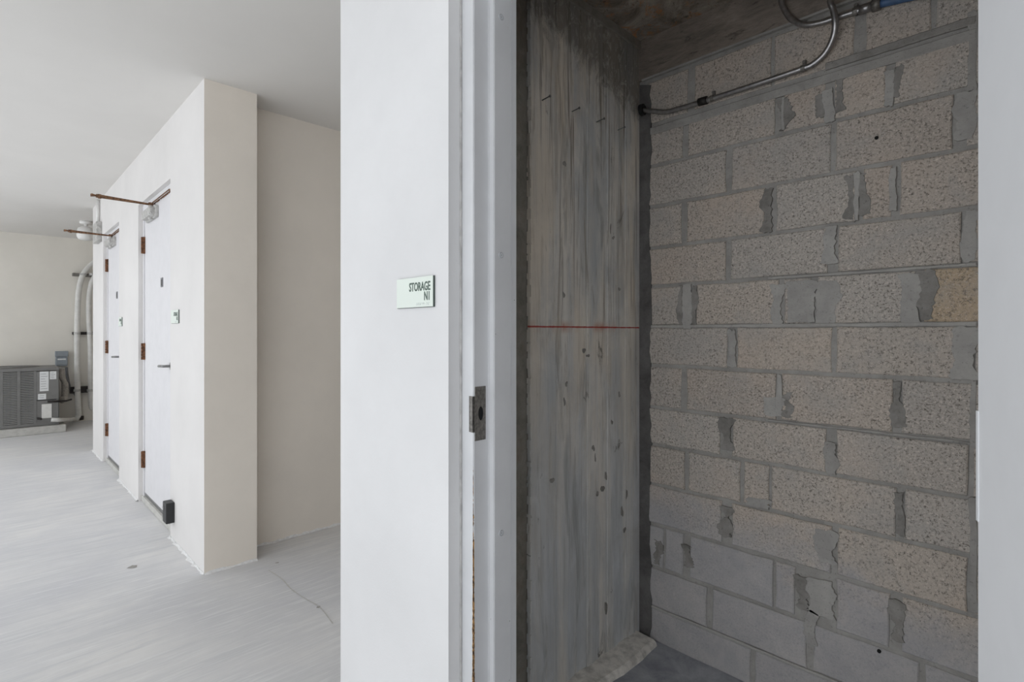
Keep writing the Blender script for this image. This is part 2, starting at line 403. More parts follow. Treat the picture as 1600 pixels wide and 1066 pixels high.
# block wall ------------------------------------------------------------------
XB0, XB1 = XP-.012, .42
wallb = struct('wall_back', B(((XB0, YK+.004, 0), (XB1, YK+.2, 2.555))), 'mortar', 'grey concrete block wall at the back of the storage room', 'wall')
beam = struct('wall_back', B(((XB0, YK-.012, 2.555), (XB1, YK+.2, SZ+.02))), 'beam', 'brown-stained concrete beam above the block wall', 'wall')
ZC = [0.004, .156, .338, .531, .712, .89, 1.06, 1.249, 1.425, 1.607, 1.78, 1.967, 2.151, 2.335, 2.54]
ROWS = [ # px of vertical joints, with joint half widths (px)
 [(1176, 3), (1425, 3)],
 [(1109, 4), (1266, 5), (1440, 4)],
 [(1038, 1), (1073, 5), (1210, 1), (1274, 32), (1400, 9)],
 [(1136, 8), (1304, 4), (1517, 5)],
 [(1073, 3), (1160, 2.5), (1204, 1.5), (1407, 6)],
 [(1135, 9), (1299, 8), (1517, 4)],
 [(1069, 4), (1217, 4), (1402, 7)],
 [(1144, 7), (1303, 2.5), (1509, 14)],
 [(1079, 9), (1221, 4), (1272, 5), (1437, 7)],
 [(1138, 4), (1302, 8), (1508, 6)],
 [(1069, 4), (1204, 9), (1343, 5), (1400, 6)],
 [(1139, 4), (1302, 3), (1500, 10)],
 [(1071, 4), (1218, 6), (1297, 7), (1391, 6)],
 [(1080, 5), (1208, 2), (1344, 8), (1459, 3)],
]
def bx(px): return onY(px, 500, YK).x
PITCH = .363
def block_outline(x0, x1, z0, z1, jit, nx, nzv):
    pts = []
    def jj(): return random.uniform(-jit, jit)
    for k in range(nx): pts.append((x0+(x1-x0)*k/nx, z0+abs(jj())*.7))
    for k in range(nzv): pts.append((x1-abs(jj()), z0+(z1-z0)*k/nzv))
    for k in range(nx): pts.append((x1-(x1-x0)*k/nx, z1-abs(jj())*.7))
    for k in range(nzv): pts.append((x0+abs(jj()), z1-(z1-z0)*k/nzv))
    return pts
xvis = bx(1527)
for r, row in enumerate(ROWS):
    z0, z1 = ZC[r], ZC[r+1]
    js = [(bx(p), abs(bx(p+hw)-bx(p))) for p, hw in row]
    js = [(XP+.036+random.uniform(-.004, .004), 0)] + js
    x = js[-1][0]
    while x+PITCH < XB1-.05: x += PITCH; js.append((x, .006))
    js.append((XB1, 0))
    for (a, wa), (b, wb) in zip(js, js[1:]):
        a2, b2 = a+max(wa, .003), b-max(wb, .003)
        if b2-a2 < .02: continue
        tan = (r == 8 and abs(a-bx(1437)) < .02)
        j = .0055
        lo, hi = z0+.006, z1-.006
        if r == 12: hi = z1-.035
        if r == 13: lo, hi = z0+.012, z1-.006
        if r in (0,): lo = z0
        bm = bmesh.new()
        dz = .000 if r > 2 else 0
        slab(bm, block_outline(a2, b2, lo, hi, j, 4, 3), YK+.02, YK-random.uniform(.001, .0045), .004)
        o = link('concrete_block', bm, 'block_tan' if tan else 'block', wallb)
        if tan: o['label'] = 'tan concrete block'
# mortar smears (proud, ragged)
def smear(pxa, pya, pxb, pyb, mat='smear', proud=.004, jit=.006, skew=0):
    p, q = onY(pxa, pya, YK), onY(pxb, pyb, YK)
    x0, x1 = sorted((p.x, q.x)); z0, z1 = sorted((p.z, q.z))
    w_, h_ = x1-x0, z1-z0; pts = []
    rg = (.34 if mat == 'smear_dark' else .22)*min(w_, .05)
    def edge(n, amp):
        v = [random.uniform(-1, 1) for _ in range(4)]; o_ = []
        for k in range(n):
            t = k/(n-1)*3; i = min(int(t), 2); f = t-i; f = f*f*(3-2*f)
            o_.append(amp*(v[i]*(1-f)+v[i+1]*f)+random.uniform(-.3, .3)*amp)
        return o_
    a_, b_ = edge(16, rg if mat == 'smear_dark' else rg), edge(16, rg)
    c_, d_ = edge(6, .004), edge(6, .004)
    for k in range(6): pts.append((x0+w_*(k+.5)/6.5, z0+c_[k]))
    for k in range(16): pts.append((x1+a_[k]*1.2, z0+h_*(k+.3)/16))
    for k in range(6): pts.append((x1-w_*(k+.5)/6.5, z1+d_[k]))
    for k in range(16): pts.append((x0-b_[k]*1.2, z1-h_*(k+.3)/16))
    if skew: pts = [(x+skew*(z-z0)/(z1-z0), z) for x, z in pts]
    bm = bmesh.new(); slab(bm, pts, YK+.01, YK-.0042-proud*.35, .0012); return link('mortar_smear', bm, mat, wallb)
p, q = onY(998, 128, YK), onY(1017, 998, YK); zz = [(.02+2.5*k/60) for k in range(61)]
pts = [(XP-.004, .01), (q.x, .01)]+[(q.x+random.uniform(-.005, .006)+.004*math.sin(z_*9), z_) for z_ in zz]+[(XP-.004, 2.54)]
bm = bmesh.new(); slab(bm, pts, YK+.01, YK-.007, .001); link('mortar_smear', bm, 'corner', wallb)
for a in [(1216,155,1235,200,'smear_dark'), (1222,152,1226,203,'smear',.006,.002),
          (1288,142,1302,190,'smear',.006,.003), (1303,128,1323,172,'smear_dark',.003,.012), (1274,150,1289,182,'smear_dark',.003,.01),
          (1385,112,1398,164,'smear',.005,.003), (1396,106,1410,150,'smear_dark',.003,.008),
          (1193,296,1210,362,'smear_dark',.003,.009), (1321,275,1336,342,'smear_dark',.003,.008), (1341,273,1356,336,'smear_dark',.0025,.009), (1334,270,1344,345,'smear',.006,.003), (1390,264,1402,330,'smear',.005,.005),
          (1489,148,1527,215,'smear',.003,.012), (1504,330,1527,408,'smear',.004,.01), (1288,354,1310,412,'smear',.003,.012),
          (1060,446,1069,510,'smear_dark',.003,.007), (1068,444,1082,514,'smear',.007,.003), (1082,448,1091,508,'smear_dark',.0035,.007),
          (1204,444,1226,508,'smear',.003,.01), (1228,440,1272,504,'smear',.0035,.008), (1272,440,1310,504,'smear',.003,.014),
          (1408,428,1440,505,'smear',.004,.01), (1436,422,1458,500,'smear_dark',.0035,.012),
          (1137,516,1149,574,'smear',.004,.004), (1486,510,1527,594,'smear',.004,.014), (1515,594,1527,700,'mortar',.004,.008),
          (1198,620,1222,652,'smear',.004,.012), (1222,612,1243,653,'smear_dark',.003,.012), (1214,585,1222,648,'smear',.006,.003),
          (1393,597,1410,668,'smear_dark',.003,.008), (1128,652,1145,704,'smear_dark',.003,.006), (1290,690,1310,742,'mortar',.004,.008),
          (1168,775,1206,798,'smear',.003,.01), (1400,768,1414,838,'smear_dark',.003,.005), (1127,790,1146,842,'smear_dark',.003,.007),
          (1278,825,1306,884,'smear',.003,.012), (1020,842,1034,884,'smear_dark',.002,.008), (1067,850,1083,888,'smear_dark',.003,.006),
          (1243,898,1268,956,'smear_dark',.003,.01), (1262,900,1304,970,'smear',.004,.016), (1392,935,1410,1004,'smear_dark',.003,.007),
          (1258,950,1276,1010,'smear',.004,.006), (1514,775,1527,960,'mortar',.004,.006), (1512,20,1527,140,'mortar',.003,.006)]:
    smear(*a)
# thin raised bead along some bed joints (continuous runs following the courses)
for z, pa, pb, hh, mt in [(2.31, 1010, 1527, .018, 'mortar'), (2.353, 1290, 1527, .014, 'smear_dark'), (1.607, 1200, 1527, .006, 'smear'), (1.425, 1010, 1527, .008, 'smear'), (.156, 1015, 1527, .007, 'smear'), (1.06, 1200, 1527, .004, 'smear')]:
    xa, xb = bx(pa), bx(pb); bm = bmesh.new()
    slab(bm, block_outline(xa, xb, z-hh, z+hh, .004, 24, 1), YK+.01, YK-.0065, .003)
    link('bed_joint', bm, mt, wallb)
# small black holes in blocks
for k, (px, py) in enumerate([(1370, 216), (1374, 1017)]):
    p = onY(px, py, YK); bm = T([(p.x, YK-.0065, p.z), (p.x, YK+.01, p.z)], .006, 10)
    link('drill_hole', bm, 'void', wallb)
# beam drip edge
link('chamfer_strip', B(((XB0+.03, YK-.016, 2.548), (XB1, YK-.002, 2.556))), 'mortar', beam)
# dark arris line where panel meets ceiling
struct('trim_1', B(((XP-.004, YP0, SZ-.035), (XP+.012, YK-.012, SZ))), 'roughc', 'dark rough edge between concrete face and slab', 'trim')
# mortar ledge at foot of the panel
bm = bmesh.new(); n = 22
prof = []; wv = .11
for k in range(n+1):
    y = 1.10+(YK-.03-1.10)*k/n
    wv = .105+.005*math.sin(k*.8)+random.uniform(-.003, .003); hh = .030+random.uniform(-.003, .003)
    prof.append([(XP-.002, y, .004), (XP-.002, y, hh+.004), (XP+wv-.012, y, hh), (XP+wv, y, hh-.008), (XP+wv+.008, y, .004)])
vv = [[bm.verts.new(p) for p in r] for r in prof]
for a, b in zip(vv, vv[1:]):
    for q in range(4): bm.faces.new((a[q], a[q+1], b[q+1], b[q]))
bm.faces.new(vv[-1]); bm.faces.new(vv[0])
struct('trim_2', bm, 'rubble', 'ragged pale mortar ledge at the foot of the board-formed wall', 'trim')
# paint bleed along wall feet in the corridor
bm = bmesh.new()
def bleed(x0, y0, x1, y1, nx, ny):
    L = math.hypot(x1-x0, y1-y0); n = int(L/.03); prev = None
    for k in range(n+1):
        t = k/n; wv = max(.003, random.gauss(.012, .006)); x, y = x0+(x1-x0)*t, y0+(y1-y0)*t
        c = [bm.verts.new((x, y, .0)), bm.verts.new((x, y, random.uniform(.006, .016))), bm.verts.new((x+nx*wv*.4, y+ny*wv*.4, .006)), bm.verts.new((x+nx*wv, y+ny*wv, .0005))]
        if prev:
            for q in range(3): bm.faces.new((prev[q], prev[q+1], c[q+1], c[q]))
        prev = c
bleed(-7.95, YW-.001, D[0][0], YW-.001, 0, -1); bleed(D[0][1], YW-.001, D[1][0], YW-.001, 0, -1); bleed(D[1][1], YW-.001, -3.425, YW-.001, 0, -1)
bleed(-3.424, YW, -3.424, 1.18, 1, 0); bleed(-3.634, 1.18, -3.634, 3.1, 1, 0)
struct('trim_3', bm, 'caulk', 'ragged line of paint and mortar where walls meet the corridor floor', 'trim')
# floor patch marks
bm = bmesh.new()
def blotch(px, py, rx, ry, n=12):
    dx, dy = ray(px); t = CH*F/(py-HZ); cx, cy = t*dx, t*dy
    c = [bm.verts.new((cx+math.cos(2*math.pi*k/n)*rx*random.uniform(.5, 1.1), cy+math.sin(2*math.pi*k/n)*ry*random.uniform(.5, 1.1), .0015)) for k in range(n)]
    bm.faces.new(c)
blotch(208, 886, .03, .035); blotch(498, 949, .012, .012); blotch(433, 880, .01, .012)
struct('floor', bm, 'mortar', 'small dark stains on the corridor floor', 'floor')
# crack in the floor
bm = bmesh.new()
def gp(px, py):
    dx, dy = ray(px); t = CH*F/(py-HZ); return Vector((t*dx, t*dy, .0018))
cr = smoothpath([gp(420, 892), gp(440, 905), gp(456, 922), gp(480, 938), gp(500, 950), gp(520, 975)], 5)
for a, b in zip(cr, cr[1:]):
    wv = random.uniform(.0015, .004); nrm = Vector((-(b-a).y, (b-a).x, 0)).normalized()*wv
    bm.faces.new([bm.verts.new(v) for v in (a-nrm, a+nrm, b+nrm*.8, b-nrm*.8)])
struct('floor', bm, 'pad', 'thin crack across the corridor floor at the alcove', 'floor')

# ================================================================== DOORS
def frame_mat():
    m, nt, b = nodes('door_frame_enamel_with_rust'); X, Y, Z = xyz(nt); v = coords(nt)
    base = mix(nt, (.62, .625, .64), (.66, .665, .68), ramp(nt, noise(nt, v, 5, 4, .6), [(.4, 0), (.6, 1)]))
    dx = mth(nt, 'ABSOLUTE', mth(nt, 'ADD', X, 1.094)); dy = mth(nt, 'ABSOLUTE', mth(nt, 'ADD', Y, -.934))
    d = mth(nt, 'MAXIMUM', dx, dy)
    zf = mth(nt, 'SUBTRACT', 1.38, Z); zc = N(nt, 'ShaderNodeClamp'); nt.links.new(zf, zc.inputs[0])
    wv = mth(nt, 'MULTIPLY', mth(nt, 'MULTIPLY', noise(nt, v, 38, 5, .75), zc.outputs[0]), .0125)
    near = mth(nt, 'LESS_THAN', d, mth(nt, 'ADD', wv, -.0012))
    rc = mix(nt, (.05, .025, .012), (.45, .27, .12), ramp(nt, noise(nt, v, 120, 4, .7), [(.4, 0), (.6, 1)]))
    c = mix(nt, base, rc, near)
    spk = ramp(nt, noise(nt, v, 75, 2, .5), [(.19, 1), (.21, 0)])
    c = mix(nt, c, (.12, .10, .08), mth(nt, 'MULTIPLY', spk, .9))
    nt.links.new(c, b.inputs['Base Color']); b.inputs['Roughness'].default_value = .42
    bump(nt, b, noise(nt, v, 9, 4, .6), .04, .002); return m
M['frame'] = frame_mat()
FY0 = YW+.044
# --- door to the open storage room
d1 = empty('door_1', (-.6, FY0, 0), label='open storage door: white steel frame around the doorway and leaf folded back at right', cat='door', kind='structure')
ORG[d1.name] = Vector((-.6, FY0, 0))
def jamb(side):
    if side < 0:
        x0 = XL+.001; s = 1
    else: x0 = XR-.001; s = -1
    P = [(0, 0), (.052, 0), (.052, .0555), (.073, .0555), (.073, .122), (.0715, .122), (.0715, .146), (0, .146)]
    bm = bmesh.new(); prism(bm, [(x0+s*a, FY0+b) for a, b in P], 0.001, OPH-.001)
    es = [e for e in bm.edges if abs(e.verts[0].co.z-e.verts[1].co.z) > 1]
    bmesh.ops.bevel(bm, geom=es, offset=.0022, segments=2, affect='EDGES')
    return bm
# rust is painted on world coordinates: keep frame origin at world origin
def link_world(name, bm, mat, parent):
    o = link(name, bm, mat); o.parent = parent; o.location = -ORG[parent.name]; ORG[o.name] = Vector((0, 0, 0)); return o
fr = link_world('frame', jamb(-1), 'frame', d1)
fr2 = link('frame', jamb(1), 'gloss', d1)
bm = B(((XL+.05, FY0, OPH-.052), (XR-.05, FY0+.0555, OPH-.001)), ((XL+.05, FY0+.0555, OPH-.073), (XR-.05, FY0+.146, OPH-.001)))
link('frame', bm, 'gloss', d1)
# hairline gap between frame and stucco (sealant)
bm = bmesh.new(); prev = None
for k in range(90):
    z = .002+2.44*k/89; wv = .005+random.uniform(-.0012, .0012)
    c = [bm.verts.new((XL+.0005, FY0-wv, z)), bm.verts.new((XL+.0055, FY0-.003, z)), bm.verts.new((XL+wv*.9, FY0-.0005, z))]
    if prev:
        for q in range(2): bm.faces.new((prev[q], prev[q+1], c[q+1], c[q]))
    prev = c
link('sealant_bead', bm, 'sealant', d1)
# strike plate on rabbet
xr = XL+.053
sp_ = []
def onXr(px, py): return onX(px, py, xr)
pt, pb = onXr(750, 604), onXr(750, 688)
ya, yb_ = onXr(741.5, 640).y, onXr(758.5, 640).y
bm = bmesh.new()
zc0 = (pt.z+pb.z)/2
box(bm, (xr-.001, ya, pb.z), (xr+.002, yb_, pt.z), .0008)
# lip that wraps the frame corner
l0, l1 = onY(733, 619, FY0-.002), onY(733, 675, FY0-.002)
box(bm, (l0.x, FY0-.003, l1.z), (xr+.002, FY0+.001, l0.z), .0006)
box(bm, (xr-.001, FY0-.003, l1.z), (xr+.002, ya+.001, l0.z))
st = link('strike_plate', bm, 'strike', fr); st['label'] = 'tarnished steel strike plate'
bm = bmesh.new()
for z in (pt.z-.012, pb.z+.012): tube(bm, [(xr+.0015, (ya+yb_)/2, z), (xr+.0035, (ya+yb_)/2, z)], .0035, 10)
tube(bm, [(xr+.0016, ya+.012, zc0), (xr+.0024, ya+.012, zc0)], .0, 4) if False else None
link('screw', bm, 'strike', fr)
bm = bmesh.new(); yc_ = ya+(yb_-ya)*.52
lo_ = [(yc_+.0085*math.cos(t)*(1 if abs(math.sin(t)) < .7 else .9), zc0+.019*math.sin(t)) for t in [k*math.pi/9 for k in range(18)]]
va = [bm.verts.new((xr+.001, y, z)) for y, z in lo_]; vb = [bm.verts.new((xr+.0024, y, z)) for y, z in lo_]
bm.faces.new(vb)
for k in range(18): bm.faces.new((va[k], va[(k+1)%18], vb[(k+1)%18], vb[k]))
link('latch_hole', bm, 'void', fr)
# painted plugs on stop
for py in (27, 399, 833):
    p = onX(783, py, XL+.074); bm = bmesh.new()
    tube(bm, [(p.x-.001, p.y, p.z), (p.x+.0012, p.y, p.z), (p.x+.0014, p.y, p.z), (p.x+.0006, p.y, p.z)], [.0088, .0082, .006, .0055], 18)
    tube(bm, [(p.x, p.y, p.z), (p.x+.0014, p.y, p.z)], .0034, 10)
    link('screw_plug', bm, 'screw', fr)
    bm = bmesh.new(); tube(bm, [(p.x+.0012, p.y+.0075*math.cos(t), p.z+.0075*math.sin(t)) for t in [k*math.pi/9 for k in range(19)]], .0011, 5, False)
    link('plug_groove', bm, 'ring', fr)
    link('screw_plug', T([(p.x+.0005, p.y, p.z), (p.x+.0017, p.y, p.z)], .0012, 6), 'signedge', fr)
# leaf swung open past a right angle on the right-hand frame
HXp = onY(1527, 500, YW-.02).x              # hinge corner of the inner face
AO = math.radians(21)
LW = 1.06
def leafbm(bm):
    bmesh.ops.transform(bm, verts=bm.verts[:], matrix=Matrix.Translation((HXp, YW-.02, 0)) @ Matrix.Rotation(AO, 4, 'Z')); return bm
bm = bmesh.new(); box(bm, (0, -LW, .012), (.044, 0, OPH-.06), .003, seg=2)
lf = link('leaf', leafbm(bm), 'leaf', d1)
for zc in (2.12, 1.235, .35):
    bm = bmesh.new(); box(bm, (.006, -.004, zc-.068), (.044, .002, zc+.068))
    box(bm, (-.0012, -.006, zc-.068), (.001, .001, zc+.068), .0004)
    for q in range(5): tube(bm, [(.052, .004, zc-.068+.0272*q+.0006), (.052, .004, zc-.068+.0272*(q+1)-.0006)], .007, 12)
    link('hinge', leafbm(bm), 'gloss', lf)
bm = bmesh.new(); yy = -LW+.07; zz = 1.16
tube(bm, [(.044, yy, zz), (.054, yy, zz)], .028, 20); tube(bm, smoothpath([(.05, yy, zz), (.095, yy, zz), (.10, yy+.03, zz), (.10, yy+.11, zz)], 4), .009, 10)
link('lever_handle', leafbm(bm), 'steel', lf)

# --- two closed doors in the long wall
LY = YW+.045
def closed_door(name, x0, x1, label):
    o = empty(name, ((x0+x1)/2, LY, 0), label=label, cat='door', kind='structure')
    bm = bmesh.new()
    y0, y1 = YW+.03, YW+.16
    box(bm, (x0, y0, 0), (x0+.045, y1, OPH), .002); box(bm, (x1-.045, y0, 0), (x1, y1, OPH), .002); box(bm, (x0+.045, y0, OPH-.045), (x1-.045, y1, OPH), .002)
    f = link('frame', bm, 'leaf_far', o)
    bm = bmesh.new(); box(bm, (x0+.049, LY-.008, .075), (x1-.049, LY+.036, OPH-.05), .002)
    l = link('leaf', bm, 'leaf_far', o)
    link('threshold', B(((x0+.001, YW+.02, 0), (x1-.001, YW+.16, .045)), bev=.004), 'pad', o)
    bm = B(((x0+.06, LY-.006, .046), (x1-.06, LY+.03, .077))); link('door_bottom_seal', bm, 'steel', l)
    # head drip with rust
    bm = bmesh.new()
    for k in range(14):
        xx = x0+.3+(x1-x0-.36)*k/14; box(bm, (xx, LY-.012, OPH-.053-random.uniform(0, .006)), (xx+random.uniform(.02, .06), LY-.006, OPH-.044))
    tag(link('rust_streak', bm, 'rust', f), kind='stuff')
    for zc in (2.115, 1.24, .35):
        bm = bmesh.new(); xh = x0+.047
        box(bm, (xh-.014, YW+.022, zc-.068), (xh+.018, LY-.006, zc+.068))
        for q in range(5): tube(bm, [(xh, YW+.019, zc-.068+.0272*q+.001), (xh, YW+.019, zc-.068+.0272*(q+1)-.001)], .009, 10)
        h = link('hinge', bm, 'rust', f); h['label'] = 'rusted butt hinge'
    # lever
    xl = x1-.20; zl = 1.16
    bm = bmesh.new(); tube(bm, [(xl+.07, LY-.008, zl), (xl+.07, LY-.018, zl)], .027, 18)
    tube(bm, smoothpath([(xl+.07, LY-.015, zl), (xl+.07, LY-.055, zl), (xl+.05, LY-.062, zl), (xl-.055, LY-.062, zl-.004)], 5), .0095, 10)
    link('lever_handle', bm, 'steel', l)
    # door viewer plate
    xv = (x0+x1)/2+.12
    bm = bmesh.new(); box(bm, (xv-.03, LY-.013, 1.735), (xv+.03, LY-.007, 1.805), .002)
    v = link('sticker_plate', bm, 'cable', l)
    link('sticker_plate', B(((xv-.016, LY-.0145, 1.745), (xv+.016, LY-.0125, 1.79))), 'dark', l)
    # closer
    xc = x0+.40
    bm = bmesh.new(); box(bm, (xc-.17, LY-.065, 2.285), (xc+.10, LY-.008, 2.355), .012, seg=2)
    tube(bm, [(xc+.10, LY-.036, 2.32), (xc+.125, LY-.036, 2.32)], .026, 14)
    tube(bm, [(xc+.02, LY-.036, 2.27), (xc+.02, LY-.036, 2.378)], .017, 14)
    box(bm, (xc-.20, LY-.03, 2.275), (xc+.14, LY-.008, 2.365), .003)
    link('closer_body', bm, 'closer', l)
    zb = 2.385; bm = bmesh.new()
    px, py = xc+.02, LY-.036
    a = Vector((px, py, zb)); tip = Vector((xc+.06, YW-.33, zb))
    def bar(bm, p, q, w, h):
        d = (q-p); L = d.length; d.normalize(); s = Vector((-d.y, d.x, 0)).normalized()
        vs = [bm.verts.new(c+s*sx*ww+Vector((0, 0, sz*hh_))) for c, ww, hh_ in ((p, w, h*.8), (q, w*1.3, h*1.5)) for sx in (-1, 1) for sz in (-1, 1)]
        for f in ((0,1,3,2),(4,6,7,5),(0,4,5,1),(2,3,7,6),(0,2,6,4),(1,5,7,3)): bm.faces.new([vs[i] for i in f])
    bar(bm, a, tip, .009, .0075); tube(bm, [a-Vector((0,0,.014)), a+Vector((0,0,.014))], .017, 12)
    # forked open end
    dd = (tip-a).normalized(); ss = Vector((-dd.y, dd.x, 0))
    bar(bm, tip, tip+dd*.03+ss*.012, .004, .006); bar(bm, tip, tip+dd*.03-ss*.012, .004, .006)
    tube(bm, [tip-dd*.02+Vector((0,0,-.016)), tip-dd*.02+Vector((0,0,.014))], .010, 10)
    ar = link('closer_arm', bm, 'arm', l); ar['label'] = 'rusted closer arm sticking straight out'
    bm = bmesh.new(); tube(bm, [a+Vector((0,0,.004)), Vector((x1-.10, LY-.03, zb+.012))], .0042, 8)
    box(bm, (x1-.12, LY-.03, zb+.004), (x1-.07, YW+.03, zb+.014), .001)
    link('closer_arm', bm, 'arm', l)
    return o
closed_door('door_2', D[1][0], D[1][1], 'nearer of the two closed white doors, with rusty hinges and closer arm')
closed_door('door_3', D[0][0], D[0][1], 'farther of the two closed white doors, beside the far wall end')

# ================================================================== SIGNS
def text_mesh(body, size, xs=1, bold=.0):
    c = bpy.data.curves.new('t', 'FONT'); c.body = body; c.size = size; c.align_x = 'RIGHT'; c.offset = bold; c.extrude = .0004; c.space_character = 1.0; c.resolution_u = 3
    o = bpy.data.objects.new('t', c); COL.objects.link(o); bpy.context.view_layer.update()
    me = bpy.data.meshes.new_from_object(o); bpy.data.objects.remove(o); bpy.data.curves.remove(c)
    bm = bmesh.new(); bm.from_mesh(me); bpy.data.meshes.remove(me)
    bmesh.ops.transform(bm, verts=bm.verts[:], matrix=Matrix.Diagonal((xs, 1, 1, 1)))
    return bm
def sign(xa, xb, z0, z1, code, label):
    W, H = xb-xa, z1-z0
    o = empty('room_sign', ((xa+xb)/2, YW, z0), label=label, cat='sign', group='storage room signs')
    yf = YW-.007
    bm = bmesh.new(); box(bm, (xa, yf+.0012, z0), (xb, YW, z1), .0008); link('back_plate', bm, 'signedge', o)
    bm = bmesh.new(); box(bm, (xa, yf, z0+.0012), (xb-.0018, yf+.0015, z1)); link('face', bm, 'signface', o)
    R = Matrix.Rotation(math.pi/2, 4, 'X')
    for body, zb, size in (('STORAGE', z0+H*.55, H*.40), (code, z0+H*.23, H*.40)):
        bm = text_mesh(body, size, .68, size*.018)
        bmesh.ops.transform(bm, verts=bm.verts[:], matrix=Matrix.Translation((xb-.013, yf-.0004, zb)) @ R)
        link('lettering', bm, 'ink', o)
    bm = bmesh.new()
    cells = [0b001110, 0b011110, 0b010101, 0b010111, 0b000001, 0b011011, 0b010001, 0, 0b011101, 0b111100, 0b000001]
    x = xb-.012-len(cells)*.0062
    for c_ in cells:
        for k in range(6):
            if c_ >> k & 1:
                cx, cz = x+(k//3)*.0024, z0+H*.14-(k%3)*.0026
                tube(bm, [(cx, yf+.0001, cz), (cx, yf-.0006, cz)], [.0009, .0006], 6)
        x += .0062
    tag(link('braille_dots', bm, 'boxgrey', o), kind='stuff')
s1a, s1b = onY(623, 483, YW), onY(680, 430, YW)
zt = onY(652, 434, YW).z; zb = onY(652, 481, YW).z
sign(s1a.x, s1b.x, zb, zt, 'N1', 'pale green STORAGE N1 sign on the near white wall by the open doorway')
zt2 = onY(275, 484.5, YW).z; zb2 = onY(275, 505.5, YW).z
sign(onY(269, 0, YW).x, onY(280.5, 0, YW).x, zb2, zt2, 'N2', 'small pale STORAGE sign beside the nearer closed door')
sign(onY(186.5, 0, YW).x, onY(191.5, 0, YW).x-.0, onY(189, 510, YW).z, onY(189, 496, YW).z, 'N3', 'small pale STORAGE sign beside the farther closed door')

# ================================================================== SMALL THINGS
# black door holder box
o = empty('door_holder', (-4.2, YW, .07), label='small black box on the wall foot beside the nearer closed door', cat='door stop')
pa, pb2 = onY(263, 785, YW-.03), onY(263, 817, YW-.03)
xh1 = onY(273, 800, YW).x; pa.x = xh1-.105; pb2.x = xh1-.02
bm = bmesh.new(); box(bm, (pa.x+.01, YW-.05, pb2.z), (pb2.x+.02, YW, pa.z), .005, seg=2); link('housing', bm, 'dark', o)
bm = bmesh.new(); tube(bm, [(pa.x+.034, YW-.05, pa.z-.04), (pa.x+.034, YW-.053, pa.z-.04)], .014, 14); link('magnet_face', bm, 'steel', o)
bm = bmesh.new(); box(bm, (pa.x+.002, YW-.045, pb2.z+.008), (pa.x+.011, YW-.0, pa.z-.008), .002); link('side_bracket', bm, 'boxgrey', o)
# nails
NL = ['upper left dark nail sticking out of the board-formed concrete', 'second nail from the left in the slanting row on the concrete', 'third nail from the left in the slanting row on the concrete', 'lowest right nail near the corner in the row on the concrete']
for (px, py), lb in zip([(847, 157), (893, 175), (932, 191), (964, 204)], NL):
    p = onX(px, py, XP); bm = bmesh.new()
    q = p+Vector((.038, 0.0, .004)); tube(bm, [p-Vector((.006, 0, 0)), q], .0022, 8)
    tube(bm, [q, q+Vector((.0025, 0, 0))], .0052, 10)
    ob = link('nail', bm, 'nail'); tag(ob, lb, 'nail', 'nails in the board-formed wall')
# conduits
YC = YK-.022
def cpt(px, py, off=0): return onY(px, py, YC-off)
o = empty('conduit_pipe', cpt(1180, 135), label='lower galvanised conduit leaving the dark hole and bending up to the ceiling', cat='pipe')
main = [onY(1001, 172, YK-.04), cpt(1020, 173.5, .012), cpt(1040, 175, .004), cpt(1060, 170), cpt(1100, 158), cpt(1175, 134), cpt(1252, 108), cpt(1272, 99), cpt(1290, 82, .004), cpt(1302, 58, .014), cpt(1305, 36, .028), cpt(1302, 15, .036), cpt(1297, -4, .042)]
end = main[-1].copy(); end.z = SZ-.001; end.x -= .004
main.append(end)
link('tube', T(smoothpath(main, 6), .0105, 14), 'conduit', o, True)
def strap(px, py, par):
    p, q = cpt(px, py), cpt(px+5, py-1.7)
    d = (q-p).normalized(); bm = T([p-d*.007, p+d*.007], .0125, 14)
    box(bm, (p.x-.006, p.y+.010, p.z+.008), (p.x+.006, YK-.002, p.z+.034), .001)
    tube(bm, [(p.x, YK-.004, p.z+.027), (p.x, YK-.016, p.z+.027)], .006, 8)
    link('strap', bm, 'strike', par)
strap(1113, 153.5, o); strap(1255, 107, o)
p, q = cpt(1092, 160), cpt(1105, 156.2)
link('coupling', T([p, q], .0165, 14), 'fitting', o, True)
pe = onY(1002.5, 172, YK-.04)
link('dark_hole_disc', T([pe-Vector((.004, 0, 0)), pe+Vector((.012, 0, 0))], [.026, .024], 16), 'void', o)  # near-black disc painted in for the dark hole around the conduit
o = empty('conduit_pipe', cpt(1300, 28), label='upper galvanised conduit curving down from the ceiling with a blue sleeve at its end', cat='pipe')
up = [cpt(1217, -30, .03), cpt(1221, 0, .012), cpt(1226, 15, .006), cpt(1238, 31), cpt(1258, 39), cpt(1280, 36), cpt(1300, 30), cpt(1335, 18.5), cpt(1346, 15)]
up[0].z = SZ-.001
link('tube', T(smoothpath(up, 6), .0105, 14), 'conduit', o, True)
link('coupling', T([cpt(1343, 16), cpt(1363, 9.5)], .0155, 14), 'conduit', o, True)
link('coupling', T([cpt(1363, 9.5), cpt(1376, 5.5)], .020, 14), 'strike', o, True)
link('sleeve', T(smoothpath([cpt(1376, 5.5), cpt(1400, 0), cpt(1440, -9), cpt(1500, -20)], 4), .0135, 12), 'blue', o, True)
strap(1336, 18.5, o)

